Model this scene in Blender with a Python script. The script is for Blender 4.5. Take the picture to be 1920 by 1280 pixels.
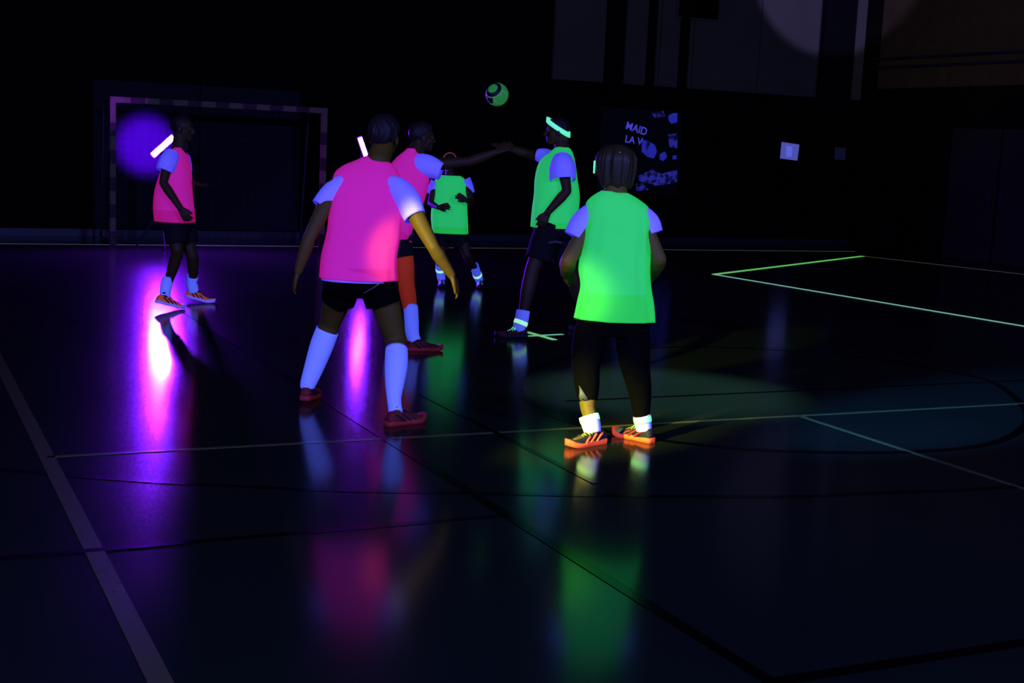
import bpy, bmesh, math, random
import numpy as np
from mathutils import Vector, Matrix, noise

for o in list(bpy.data.objects):
    bpy.data.objects.remove(o)
SC = bpy.context.scene
COL = SC.collection
random.seed(7)

# ------------------------------------------------------------------ camera
F, PITCH, ROLL, YAW, EYE = 2518.8, 0.1454, 0.04549, 0.44442, 1.6666
fw = np.array([math.sin(YAW)*math.cos(PITCH), math.cos(YAW)*math.cos(PITCH), -math.sin(PITCH)])
r0 = np.array([math.cos(YAW), -math.sin(YAW), 0.0])
u0 = np.cross(r0, fw)
RT = math.cos(ROLL)*r0 + math.sin(ROLL)*u0
UP = -math.sin(ROLL)*r0 + math.cos(ROLL)*u0
EYEP = np.array([0, 0, EYE])
FH = np.array([math.sin(YAW), math.cos(YAW), 0.0])      # horizontal forward
Z = np.array([0, 0, 1.0])

cd = bpy.data.cameras.new('camera')
cam = bpy.data.objects.new('camera', cd)
COL.objects.link(cam)
M = Matrix.Identity(4)
for i in range(3):
    M[i][0], M[i][1], M[i][2], M[i][3] = RT[i], UP[i], -fw[i], EYEP[i]
cam.matrix_world = M
cd.sensor_width = 36.0
cd.lens = F*36/1920
cd.clip_end = 200
SC.camera = cam

def ray(px, py):
    return (px-960)/F*RT - (py-640)/F*UP + fw
def at_depth(px, py, d):
    return EYEP + ray(px, py)*d
def on_floor(px, py, z=0.0):
    d = ray(px, py); t = (z-EYE)/d[2]
    return EYEP + d*t
def on_y(px, py, Y):
    d = ray(px, py); return EYEP + d*(Y/d[1])
def on_x(px, py, X):
    d = ray(px, py); return EYEP + d*(X/d[0])
def depth(P):
    return float((np.asarray(P)-EYEP) @ fw)

# ------------------------------------------------------------------ world, light, exposure
w = bpy.data.worlds.new('dark_hall'); SC.world = w
w.use_nodes = True
w.node_tree.nodes['Background'].inputs[0].default_value = (0.2, 0.15, 1, 1)
w.node_tree.nodes['Background'].inputs[1].default_value = 0.0004
SC.view_settings.view_transform = 'Standard'
SC.view_settings.look = 'None'
SC.view_settings.exposure = 0
SC.view_settings.gamma = 1

def aim(o, p, t):
    o.location = p
    o.rotation_euler = (Vector(t)-Vector(p)).to_track_quat('-Z', 'Y').to_euler()
def spot(name, p, t, col, power, angle, blend=0.15, size=0.05):
    l = bpy.data.lights.new(name, 'SPOT'); l.color = col; l.energy = power
    l.spot_size = math.radians(angle); l.spot_blend = blend; l.shadow_soft_size = size
    o = bpy.data.objects.new(name, l); COL.objects.link(o); aim(o, p, t); return o
def area(name, p, t, col, power, sx, sy):
    l = bpy.data.lights.new(name, 'AREA'); l.color = col; l.energy = power
    l.shape = 'RECTANGLE'; l.size = sx; l.size_y = sy
    o = bpy.data.objects.new(name, l); COL.objects.link(o); aim(o, p, t); return o

UVC = (0.15, 0.18, 1.0)
area('violet_fill', (-5.0, -2.5, 5.2), (4, 11, 0.8), UVC, 1900, 1.2, 0.5)  # first of two added fill lights, unseen, behind the camera
area('violet_fill', (6.5, -6.0, 5.2), (5, 10, 0.8), UVC, 1500, 1.2, 0.5)
# yellow-white stage lamp off to the left of the camera, its beam low across the court
STAGE = (-4.2, 3.0, 3.3)
spot('beam_spot', STAGE, at_depth(803, 453, 7.95), (1.0, 0.98, 0.05), 9500, 5.2, 0.5, 0.06)
spot('beam_spot', (-4.2, 2.7, 3.3), at_depth(1082, 785, 7.5), (1.0, 0.98, 0.05), 14000, 5.6, 0.9, 0.06)
spot('beam_spot', (-4.2, 2.5, 3.3), at_depth(1050, 545, 7.5), (1.0, 0.85, 0.25), 3200, 3.4, 0.9, 0.06)  # extra beam added to brighten the green player's forearm and hem
spot('beam_spot', (-4.2, 2.4, 4.0), on_floor(1790, 770), (0.04, 0.22, 1.0), 42000, 8.5, 0.8, 0.06)
spot('beam_spot', (6.5, 9.5, 8.4), on_floor(1250, 735), (0.40, 0.75, 0.85), 10000, 15, 0.8, 0.06)  # overhead spot added only to brighten the floor beside the green player
# lamp that throws a disc on the gallery wall, and a weak wash beside it
spot('gallery_spot', (6.0, 2.0, 4.6), on_y(1560, -60, 21.1), (0.20, 0.17, 1.0), 34000, 9.0, 0.25, 0.05)
spot('gallery_spot', (6.0, 1.0, 5.0), on_y(1230, 40, 21.1), (0.65, 0.45, 1.0), 120, 15, 0.8, 0.1)
spot('gallery_spot', (2.0, 4.0, 4.8), on_x(1800, 90, 17.4), (1.0, 0.85, 0.6), 1500, 15, 1.0, 0.1)

# ------------------------------------------------------------------ materials
def mat(name, col, rough=0.8, emit=None, strength=1.0, spec=0.2, transp=0.0, noise_amt=0.0, scale=30, bump=0.0, coat=0.0, metal=0.0):
    m = bpy.data.materials.new(name); m.use_nodes = True
    nt = m.node_tree; b = nt.nodes['Principled BSDF']
    b.inputs['Base Color'].default_value = (*col, 1)
    b.inputs['Roughness'].default_value = rough
    b.inputs['Specular IOR Level'].default_value = spec
    b.inputs['Coat Weight'].default_value = coat
    b.inputs['Metallic'].default_value = metal
    if emit:
        b.inputs['Emission Color'].default_value = (*emit, 1)
        b.inputs['Emission Strength'].default_value = strength
    if noise_amt or bump:
        tc = nt.nodes.new('ShaderNodeTexCoord')
        n = nt.nodes.new('ShaderNodeTexNoise'); n.inputs['Scale'].default_value = scale
        n.inputs['Detail'].default_value = 4
        nt.links.new(tc.outputs['Object'], n.inputs['Vector'])
        if noise_amt:
            mx = nt.nodes.new('ShaderNodeMix'); mx.data_type = 'RGBA'
            mx.inputs[6].default_value = (*[c*(1-noise_amt) for c in col], 1)
            mx.inputs[7].default_value = (*[min(1, c*(1+noise_amt)) for c in col], 1)
            nt.links.new(n.outputs['Fac'], mx.inputs[0])
            nt.links.new(mx.outputs[2], b.inputs['Base Color'])
        if bump:
            bp = nt.nodes.new('ShaderNodeBump'); bp.inputs['Strength'].default_value = bump
            bp.inputs['Distance'].default_value = 0.01
            nt.links.new(n.outputs['Fac'], bp.inputs['Height'])
            nt.links.new(bp.outputs['Normal'], b.inputs['Normal'])
    if transp:
        t = nt.nodes.new('ShaderNodeBsdfTransparent')
        mx = nt.nodes.new('ShaderNodeMixShader'); mx.inputs[0].default_value = transp
        nt.links.new(b.outputs[0], mx.inputs[1]); nt.links.new(t.outputs[0], mx.inputs[2])
        nt.links.new(mx.outputs[0], nt.nodes['Material Output'].inputs[0])
    return m

MT = {}
# fluorescent cloth gives off its own light under the blacklight
MT['pink_bib'] = mat('fluorescent_pink_mesh', (0.90, 0.03, 0.26), 0.9, (0.28, 0.002, 0.05), 1, transp=0.16, bump=0.2, scale=160)
MT['green_bib'] = mat('fluorescent_green_mesh', (0.07, 0.92, 0.055), 0.9, (0.006, 0.34, 0.042), 1, transp=0.13, bump=0.2, scale=160)
MT['shirt'] = mat('brightened_white_cotton', (0.50, 0.40, 0.60), 0.9, (0.015, 0.012, 0.40), 1, bump=0.15, scale=120)
MT['sock'] = mat('brightened_white_sock', (0.50, 0.52, 0.60), 0.9, (0.020, 0.040, 0.42), 1, bump=0.2, scale=200)
MT['skin'] = mat('skin', (0.085, 0.050, 0.003), 0.6, noise_amt=0.15, scale=12)
MT['skin3'] = mat('skin_unlit', (0.040, 0.018, 0.003), 0.6, noise_amt=0.15, scale=12)  # skin darkened in colour so players farther back look unlit
MT['skin2'] = mat('skin_fair', (0.13, 0.088, 0.007), 0.6, noise_amt=0.12, scale=12)
MT['hair'] = mat('dark_hair', (0.012, 0.008, 0.006), 0.6, noise_amt=0.4, scale=40)
MT['hair2'] = mat('brown_blond_hair', (0.030, 0.023, 0.006), 0.5, noise_amt=0.4, scale=30)
MT['black'] = mat('black_jersey', (0.0012, 0.0012, 0.0010), 0.9, spec=0.04, noise_amt=0.3)
MT['navy'] = mat('dark_navy_shorts', (0.004, 0.003, 0.003), 0.9, noise_amt=0.3)
MT['lit_red_tights'] = mat('lit_red_leggings', (0.75, 0.06, 0.005), 0.85, (0.07, 0.003, 0.001), 1)  # red glow in the colour stands in for beam light on the leg
MT['band_green'] = mat('glowing_green_band', (0.3, 0.9, 0.4), 0.6, (0.10, 0.75, 0.32), 1)
MT['band_pale'] = mat('glowing_pale_band', (0.6, 0.95, 0.5), 0.6, (0.30, 0.80, 0.34), 1)
MT['band_red'] = mat('glowing_red_band', (0.8, 0.1, 0.06), 0.6, (0.08, 0.008, 0.007), 1)
MT['shoe_dark'] = mat('dark_shoe_mesh', (0.014, 0.013, 0.016), 0.7, noise_amt=0.3)
MT['shoe_red'] = mat('dark_red_shoe', (0.16, 0.012, 0.012), 0.7, noise_amt=0.3)
MT['shoe_orange'] = mat('orange_shoe', (0.65, 0.11, 0.03), 0.6, (0.13, 0.018, 0.008), 1)
MT['shoe_white'] = mat('white_shoe', (0.6, 0.6, 0.75), 0.6, (0.035, 0.035, 0.28), 1)
MT['sole_orange'] = mat('fluorescent_orange_sole', (0.8, 0.12, 0.03), 0.5, (0.42, 0.035, 0.012), 1)
MT['sole_dark_red'] = mat('dull_red_sole', (0.25, 0.02, 0.02), 0.6, (0.02, 0.001, 0.001), 1)
MT['sole_lilac'] = mat('pale_lilac_sole', (0.5, 0.4, 0.7), 0.6, (0.05, 0.03, 0.18), 1)
MT['trim_olive'] = mat('olive_trim', (0.30, 0.38, 0.05), 0.6, (0.02, 0.03, 0.003), 1)
MT['lace_green'] = mat('fluorescent_green_laces', (0.2, 0.9, 0.3), 0.6, (0.08, 0.60, 0.18), 1)
MT['reflective'] = mat('grey_reflective_strip', (0.10, 0.11, 0.10), 0.5)
MT['eye'] = mat('eye_white', (0.06, 0.06, 0.03), 0.4)
MT['tape'] = mat('fluorescent_green_tape', (0.3, 0.8, 0.25), 0.6, (0.10, 0.45, 0.06), 1)
MT['tape_pale'] = mat('fluorescent_pale_tape', (0.4, 0.8, 0.4), 0.6, (0.12, 0.36, 0.09), 1)
MT['tape_faint'] = mat('faint_yellow_tape', (0.25, 0.3, 0.1), 0.6, (0.030, 0.034, 0.010), 1)
MT['line_pale'] = mat('pale_court_paint', (0.07, 0.075, 0.020), 0.16, spec=0.17, noise_amt=0.2)
MT['line_grey'] = mat('grey_court_paint', (0.06, 0.05, 0.018), 0.16, spec=0.12, noise_amt=0.25)
MT['line_black'] = mat('black_court_paint', (0.001, 0.001, 0.001), 0.16, spec=0.08)
MT['dark_metal'] = mat('black_metal', (0.006, 0.006, 0.008), 0.5, spec=0.3)

def floor_mat():
    m = bpy.data.materials.new('dark_sports_vinyl'); m.use_nodes = True
    nt = m.node_tree; b = nt.nodes['Principled BSDF']
    b.inputs['Roughness'].default_value = 0.24
    b.inputs['Specular IOR Level'].default_value = 0.10
    tc = nt.nodes.new('ShaderNodeTexCoord')
    mp = nt.nodes.new('ShaderNodeMapping')
    nt.links.new(tc.outputs['Object'], mp.inputs[0])
    n = nt.nodes.new('ShaderNodeTexNoise'); n.inputs['Scale'].default_value = 0.9; n.inputs['Detail'].default_value = 6
    nt.links.new(mp.outputs[0], n.inputs['Vector'])
    cr = nt.nodes.new('ShaderNodeMix'); cr.data_type = 'RGBA'
    cr.inputs[6].default_value = (0.005, 0.0085, 0.0050, 1)
    cr.inputs[7].default_value = (0.008, 0.0125, 0.0070, 1)
    nt.links.new(n.outputs['Fac'], cr.inputs[0]); nt.links.new(cr.outputs[2], b.inputs['Base Color'])
    rr = nt.nodes.new('ShaderNodeMapRange')
    rr.inputs[3].default_value = 0.118; rr.inputs[4].default_value = 0.160
    nt.links.new(n.outputs['Fac'], rr.inputs[0]); nt.links.new(rr.outputs[0], b.inputs['Roughness'])
    return m
MT['floor'] = floor_mat()
MT['wall_dark'] = mat('dark_wall_cladding', (0.003, 0.003, 0.0012), 0.9, spec=0.02, noise_amt=0.4, scale=2)
MT['curtain'] = mat('black_curtain', (0.002, 0.002, 0.0012), 0.95, spec=0.0)
MT['wall_pale'] = mat('lit_pale_gallery', (0.05, 0.045, 0.02), 0.9, spec=0.05, noise_amt=0.15, scale=2)  # paleness stands for light on this part of the upper wall
MT['wall_brown'] = mat('brown_gallery_panel', (0.034, 0.025, 0.006), 0.9, spec=0.05, noise_amt=0.35, scale=4)
MT['pillar'] = mat('dark_pillar', (0.002, 0.002, 0.001), 0.9, spec=0.05)

# ------------------------------------------------------------------ mesh helpers
def link(name, verts, faces, m, parent=None, base=None, smooth=True, label=None):
    me = bpy.data.meshes.new(name)
    base = np.zeros(3) if base is None else np.asarray(base)
    me.from_pydata([tuple(np.asarray(v)-base) for v in verts], [], faces)
    bm = bmesh.new(); bm.from_mesh(me); bmesh.ops.recalc_face_normals(bm, faces=bm.faces); bm.to_mesh(me); bm.free()
    if smooth:
        for p in me.polygons: p.use_smooth = True
    o = bpy.data.objects.new(name, me); COL.objects.link(o)
    o.data.materials.append(m)
    if parent is not None:
        o.parent = parent
    else:
        o.location = base
    if label: o['label'] = label
    return o

def tag(o, label, cat, group=None):
    o['label'] = label; o['category'] = cat
    if group: o['group'] = group
    return o
def struct(o, label=None):
    o['kind'] = 'structure'
    if label: o['label'] = label
    return o
def empty(name, loc):
    o = bpy.data.objects.new(name, None); COL.objects.link(o); o.location = loc
    o.empty_display_size = 0.1
    return o

class MB:
    def __init__(s): s.v = []; s.f = []
    def add(s, v, f):
        n = len(s.v); s.v += [np.asarray(x, float) for x in v]; s.f += [tuple(i+n for i in q) for q in f]; return s
    def box(s, c, h, ax=None):
        c = np.asarray(c, float); ax = np.eye(3) if ax is None else np.asarray(ax)
        v = [c + sx*h[0]*ax[0] + sy*h[1]*ax[1] + sz*h[2]*ax[2] for sx in (-1, 1) for sy in (-1, 1) for sz in (-1, 1)]
        return s.add(v, [(0,1,3,2),(4,6,7,5),(0,4,5,1),(2,3,7,6),(0,2,6,4),(1,5,7,3)])
    def bbox(s, lo, hi):
        lo = np.asarray(lo, float); hi = np.asarray(hi, float)
        return s.box((lo+hi)/2, (hi-lo)/2)
    def capsule(s, a, b, ra, rb, n=14, k=4):
        a = np.asarray(a, float); b = np.asarray(b, float); d = b-a; L = np.linalg.norm(d)
        d = d/L if L > 1e-6 else Z
        t = np.array([1.0, 0, 0]) if abs(d[0]) < 0.8 else np.array([0, 1.0, 0])
        e1 = np.cross(d, t); e1 /= np.linalg.norm(e1); e2 = np.cross(d, e1)
        rings = []
        for i in range(1, k+1):
            q = math.pi/2*i/k; rings.append((a - d*ra*math.cos(q), ra*math.sin(q)))
        for i in range(k):
            q = math.pi/2*i/k; rings.append((b + d*rb*math.sin(q), rb*math.cos(q)))
        v = [a - d*ra]; f = []
        for c, r in rings:
            v += [c + r*(math.cos(2*math.pi*j/n)*e1 + math.sin(2*math.pi*j/n)*e2) for j in range(n)]
        v.append(b + d*rb)
        for j in range(n): f.append((0, 1+(j+1) % n, 1+j))
        for i in range(len(rings)-1):
            for j in range(n):
                p = 1+i*n; f.append((p+j, p+(j+1) % n, p+n+(j+1) % n, p+n+j))
        p = 1+(len(rings)-1)*n; e = len(v)-1
        for j in range(n): f.append((p+j, p+(j+1) % n, e))
        return s.add(v, f)
    def chain(s, pts, rad, n=14):
        for i in range(len(pts)-1): s.capsule(pts[i], pts[i+1], rad[i], rad[i+1], n)
        return s
    def ellipsoid(s, c, r, ax=None, n=18, k=12):
        c = np.asarray(c, float); ax = np.eye(3) if ax is None else np.asarray(ax)
        P = lambda x, y, z: c + x*r[0]*ax[0] + y*r[1]*ax[1] + z*r[2]*ax[2]
        v = [P(0, 0, 1)]; f = []
        for i in range(1, k):
            q = math.pi*i/k
            v += [P(math.sin(q)*math.cos(2*math.pi*j/n), math.sin(q)*math.sin(2*math.pi*j/n), math.cos(q)) for j in range(n)]
        v.append(P(0, 0, -1)); e = len(v)-1
        for j in range(n): f.append((0, 1+j, 1+(j+1) % n))
        for i in range(k-2):
            for j in range(n):
                p = 1+i*n; f.append((p+j, p+n+j, p+n+(j+1) % n, p+(j+1) % n))
        p = 1+(k-2)*n
        for j in range(n): f.append((p+j, e, p+(j+1) % n))
        return s.add(v, f)
    def rings(s, R, cap0=False, cap1=False, close=True):
        n = len(R[0]); v = [p for r in R for p in r]; f = []
        m = n if close else n-1
        for i in range(len(R)-1):
            for j in range(m):
                f.append((i*n+j, i*n+(j+1) % n, (i+1)*n+(j+1) % n, (i+1)*n+j))
        if cap0: f.append(tuple(range(n))[::-1])
        if cap1: f.append(tuple((len(R)-1)*n+j for j in range(n)))
        return s.add(v, f)
    def obj(s, name, m, parent=None, base=None, smooth=True, label=None):
        return link(name, s.v, s.f, m, parent, base, smooth, label)

def spline(K, per=6):
    K = np.asarray(K, float); out = []
    for i in range(len(K)-1):
        p0 = K[max(i-1, 0)]; p1 = K[i]; p2 = K[i+1]; p3 = K[min(i+2, len(K)-1)]
        for t in np.linspace(0, 1, per, endpoint=False):
            out.append(0.5*((2*p1)+(-p0+p2)*t+(2*p0-5*p1+4*p2-p3)*t*t+(-p0+3*p1-3*p2+p3)*t**3))
    out.append(K[-1]); return out

def tube_rings(pts, rad, n=32, per=5, folds=0.0, seed=0, flat=None):
    """rings round a path; rad may be scalars"""
    K = [np.concatenate([p, [r]]) for p, r in zip(pts, rad)]
    S = spline(K, per); R = []
    ref = None
    for i, q in enumerate(S):
        a = S[max(i-1, 0)][:3]; b = S[min(i+1, len(S)-1)][:3]
        d = b-a; d /= np.linalg.norm(d)
        if ref is None:
            ref = r0 - d*(r0@d)
            if np.linalg.norm(ref) < 0.2: ref = FH - d*(FH@d)
        ref = ref - d*(ref@d); ref /= np.linalg.norm(ref)
        e2 = np.cross(d, ref); t = i/(len(S)-1)
        ring = []
        for j in range(n):
            th = 2*math.pi*j/n
            rr = q[3]*(1+folds*(0.3+t)*(math.sin(3*th+seed+4*t)+0.6*math.sin(7*th+2*seed-3*t)))
            ring.append(q[:3] + rr*(math.cos(th)*ref + math.sin(th)*e2))
        R.append(ring)
    return R

def hem(R, at=-1, inset=0.9, lift=0.3):
    """turn the edge of a cloth tube inwards so that it has a thickness"""
    a = np.array(R[at]); b = np.array(R[at-1] if at == -1 else R[at+1])
    c = a.mean(0); rn = c + (a-c)*inset + (b-a)*lift
    ring = [tuple(x) for x in rn]
    if at == -1: R.append(ring)
    else: R.insert(0, ring)
    return R

def sup(t, e):
    return math.copysign(abs(t)**e, t)

# ------------------------------------------------------------------ people
class Fig:
    def __init__(s, feet):
        P = [on_floor(*q) for q in feet]
        s.base = np.mean(P, 0); s.base[2] = 0
        s.D = depth(s.base)
        s.ppm = F/s.D
        s.body = MB()
        s.parts = []
    def pt(s, px, py, dz=0.0):
        return at_depth(px, py, s.D+dz)
    def ringset(s, spec, n=72, per=7, scale=1.0, folds=0.0, seed=0, ex=0.85, dlean=None, skew=0.0, pucker=0.0):
        K = []
        for q in spec:
            dz = q[4] if len(q) > 4 else 0.0
            c = s.pt(q[0], q[1], dz); K.append([*c, q[2]/F*(s.D+dz)*scale, q[3]*scale])
        S = spline(K, per); R = []
        for i, q in enumerate(S):
            t = 1-i/(len(S)-1)                          # 1 at the hem
            ring = []
            for j in range(n):
                th = 2*math.pi*j/n
                amp = folds*(0.25+0.75*t)
                k = 1+amp*(math.sin(5*th+seed+2.2*t)+0.7*math.sin(9*th+1.7*seed-4*t)+0.5*math.sin(14*th+seed*.6+6*t))
                k += pucker*math.sin(22*t+2.0*math.sin(3*th+seed))*math.exp(-((t-0.42)/0.18)**2)
                x = sup(math.cos(th), ex)*q[3]*k; y = sup(math.sin(th), ex)*q[4]*k
                ring.append(np.array(q[:3]) + x*r0 + y*FH + Z*skew*x)
            R.append(ring)
        return R
    def torso(s, spec, scale=0.86):
        R = s.ringset(spec, n=28, per=3, scale=scale)
        s.body.rings(R, True, True)
    def head(s, c, face, size=1.0, tilt=0.0, neck=None, neck_r=0.056):
        face = np.asarray(face, float); face = face/np.linalg.norm(face)
        yv = face; xv = np.cross(yv, Z); xv /= np.linalg.norm(xv); zv = np.cross(xv, yv)
        if tilt:
            zv = zv*math.cos(tilt) + xv*math.sin(tilt); xv = np.cross(yv, zv)
        ax = np.array([xv, yv, zv]); k = size
        s.hc, s.hax, s.hk = np.asarray(c, float), ax, k
        T = lambda x, y, z: s.hc + k*(x*xv + y*yv + z*zv)
        B = s.body
        e = lambda p, r: B.ellipsoid(T(*p), [q*k for q in r], ax, 20, 14)
        e((0, -0.012, 0.032), (0.076, 0.096, 0.085))
        e((0, 0.022, -0.035), (0.060, 0.066, 0.078))
        e((0, 0.058, -0.088), (0.030, 0.030, 0.024))
        e((0, 0.010, -0.062), (0.054, 0.060, 0.040))
        B.capsule(T(-0.034, 0.074, 0.022), T(0.034, 0.074, 0.022), 0.014*k, 0.014*k)
        for sx in (-1, 1):
            e((sx*0.040, 0.055, -0.030), (0.022, 0.024, 0.020))
            e((sx*0.078, -0.006, -0.012), (0.010, 0.022, 0.033))
            B.capsule(T(sx*0.010, 0.093, -0.037), T(sx*0.012, 0.090, -0.038), 0.008*k, 0.008*k)
        B.capsule(T(0, 0.083, 0.008), T(0, 0.106, -0.033), 0.010*k, 0.013*k)
        B.capsule(T(-0.020, 0.078, -0.060), T(0.020, 0.078, -0.060), 0.009*k, 0.009*k)
        B.capsule(T(-0.016, 0.077, -0.071), T(0.016, 0.077, -0.071), 0.009*k, 0.009*k)
        if neck is not None:
            B.capsule(T(0, -0.025, -0.05), neck, neck_r*k, (neck_r+0.012)*k, 18)
    def limb(s, pts, rad):
        s.body.chain(pts, rad, 16)
    def arm(s, sh, el, wr, r=(0.056, 0.044, 0.029), bulge=1.0):
        sh, el, wr = map(lambda p: np.asarray(p, float), (sh, el, wr))
        m1 = sh+(el-sh)*0.45; m2 = el+(wr-el)*0.28
        s.limb([sh, m1, el, m2, wr], [r[0], r[0]*0.93*bulge, r[1]*0.92, r[1]*1.02*bulge, r[2]])
    def hand(s, wr, fwd, palm, side=1, curl=0.5, k=1.0, spread=0.12, thumb=0.7):
        """palm: the way the palm faces; side +1/-1: where the thumb leaves"""
        wr = np.asarray(wr, float)
        f = np.asarray(fwd, float); f /= np.linalg.norm(f)
        p = np.asarray(palm, float); p = p - f*(p@f); p /= np.linalg.norm(p)
        x = np.cross(f, p)*side                               # towards the thumb
        B = s.body
        lens = (0.072, 0.080, 0.074, 0.058)
        for i in range(4):
            off = (1.5-i)*0.0205*k
            a = wr + x*off*0.55 + f*0.012*k
            kn = wr + x*off + f*(0.088-abs(i-1.2)*0.004)*k
            B.capsule(a, kn, 0.0155*k, 0.0125*k, 10, 3)
            d = f + x*(1.5-i)*spread; d /= np.linalg.norm(d)
            c = 0; q = kn; L = lens[i]*k
            for sg, (fr, rr) in enumerate(((0.46, 0.0098), (0.31, 0.0090), (0.23, 0.0080))):
                c += curl*(0.75 if sg == 0 else 0.9)*(1+0.08*i)
                dd = d*math.cos(c) + p*math.sin(c)
                nq = q + dd*L*fr
                B.capsule(q, nq, rr*k*1.05, rr*k, 10, 3); q = nq
        b = wr + x*0.018*k + f*0.022*k
        d1 = x*thumb + f*0.75 + p*0.35*curl; d1 /= np.linalg.norm(d1)
        q = b + d1*0.042*k; B.capsule(b, q, 0.0160*k, 0.0120*k, 10, 3)
        d2 = x*thumb*0.45 + f*0.9 + p*0.5*curl; d2 /= np.linalg.norm(d2)
        q2 = q + d2*0.030*k; B.capsule(q, q2, 0.0115*k, 0.0105*k, 10, 3)
        B.capsule(q2, q2 + (d2+p*0.3*curl)*0.022*k, 0.0105*k, 0.0088*k, 10, 3)
    def build(s, m, label, voxel=0.0075):
        me = bpy.data.meshes.new('tmp'); me.from_pydata([tuple(v-s.base) for v in s.body.v], [], s.body.f)
        t = bpy.data.objects.new('tmp', me); COL.objects.link(t)
        bm = bmesh.new(); bm.from_mesh(me); bmesh.ops.recalc_face_normals(bm, faces=bm.faces); bm.to_mesh(me); bm.free()
        r = t.modifiers.new('r', 'REMESH'); r.mode = 'VOXEL'; r.voxel_size = voxel; r.use_smooth_shade = True
        q = t.modifiers.new('s', 'SMOOTH'); q.factor = 0.5; q.iterations = 3
        dg = bpy.context.evaluated_depsgraph_get()
        nm = bpy.data.meshes.new_from_object(t.evaluated_get(dg))
        bpy.data.objects.remove(t)
        nm.name = 'person'; nm.materials.clear(); nm.materials.append(m)
        for p in nm.polygons: p.use_smooth = True
        o = bpy.data.objects.new('person', nm); COL.objects.link(o); o.location = s.base
        tag(o, label, 'person', 'players on the court')
        s.root = o
        for mb, name, mm, lab, sub in s.parts:
            c = mb.obj(name, mm, o, s.base, True, lab)
            for mb2, n2, m2, l2 in sub: mb2.obj(n2, m2, c, s.base, True, l2)
        return o
    def part(s, mb, name, m, label=None, sub=()):
        s.parts.append((mb, name, m, label, list(sub)))
    def cloth(s, R, name, m, label=None, extra=(), hem_at=(0,), sub=()):
        """R: ring set(s); each open hem folded in"""
        mb = MB()
        if 0 in hem_at: hem(R, 0, 0.97, 0.25)
        if -1 in hem_at: hem(R, -1, 0.9, 0.2)
        mb.rings(R)
        for E in extra:
            hem(E, -1, 0.93, 0.2); mb.rings(E)
        s.part(mb, name, m, label, sub)
    def eyes(s):
        k = s.hk
        for sx in (-1, 1):
            c = s.hc + k*(sx*0.031*s.hax[0] + 0.074*s.hax[1] + 0.002*s.hax[2])
            s.part(MB().ellipsoid(c, [0.0125*k]*3, s.hax, 12, 8), 'eye', MT['eye'])
    def short_hair(s, m, ridge=0.03, puff=1.09, label=None, back=2.35, n=96):
        k = s.hk; R = []; L = 16
        for i in range(L+1):
            ring = []
            for j in range(n):
                th = 2*math.pi*j/n                        # 0 = right, pi/2 = face
                fr = math.sin(th)
                lim = 1.75 + (-0.80*max(fr, 0)**0.8 + (back-1.75)*max(-fr, 0)**0.8) + 0.07*math.sin(13*th)+0.05*math.sin(29*th+1)
                q = max(0.02, lim*i/L)
                rr = puff*(1+ridge*math.sin(11*th+3*math.sin(q*3))*math.sin(q) + ridge*0.6*math.sin(23*th+5*q))
                if i == L: rr *= 0.95
                p = (0.078*math.sin(q)*math.cos(th)*rr, -0.012+0.099*math.sin(q)*fr*rr, 0.032+0.089*math.cos(q)*rr)
                ring.append(s.hc + k*(p[0]*s.hax[0] + p[1]*s.hax[1] + p[2]*s.hax[2]))
            R.append(ring)
        s.part(MB().rings(R, True, False), 'hair', m, label)
    def headband(s, m, zc, wid=0.026, pitch=0.0, rx=0.083, ry=0.106, th0=0.0, th1=2*math.pi, label=None, dz=0.0, droll=0.0):
        """a band round the skull; pitch raises its front"""
        k = s.hk; n = 64; full = th1-th0 > 6.2; R = []
        for j in range(n+1 if not full else n):
            th = th0 + (th1-th0)*j/n
            sec = []
            for (dr, dzz) in ((0.002, -wid/2), (0.002, wid/2), (-0.004, wid/2), (-0.004, -wid/2)):
                x = (rx+dr)*math.cos(th); y = -0.012+(ry+dr)*math.sin(th); z = zc + dzz + pitch*math.sin(th) + droll*math.cos(th)
                sec.append(s.hc + k*(x*s.hax[0] + y*s.hax[1] + z*s.hax[2]))
            R.append(sec)
        if full: R.append(R[0])
        mb = MB().rings(R, not full, not full)
        s.part(mb, 'headband', m, label)
    def over_band(s, m, wid=0.020, a0=0.25, a1=2.89):
        k = s.hk; R = []
        for j in range(33):
            a = a0+(a1-a0)*j/32
            R.append([s.hc + k*((0.083+dr)*math.cos(a)*s.hax[0] + (0.030+dy)*s.hax[1] + (0.034+(0.094+dr)*math.sin(a))*s.hax[2]) for dr, dy in ((0.006, -wid/2), (0.006, wid/2), (-0.006, wid/2), (-0.006, -wid/2))])
        s.part(MB().rings(R, True, True), 'headband', m)
    def shoe(s, heel, toe, upper, sole, lace, stripe=None, length=0.285, lift=0.0, tlift=0.0, wid=0.05, label=None, toe_m=None, collar=0.085, ak=0.22):
        """heel and toe: points on the floor; returns the ankle point"""
        h = np.asarray(heel, float).copy(); t = np.asarray(toe, float)
        d = t-h; d[2] = 0; d /= np.linalg.norm(d)
        h[2] += lift
        dv = d*length + Z*(tlift-lift); dv /= np.linalg.norm(dv)
        x = np.cross(dv, Z); x /= np.linalg.norm(x); zz = np.cross(x, dv)
        T = lambda a, b, c: h + x*a + dv*b*length + zz*c
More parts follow.
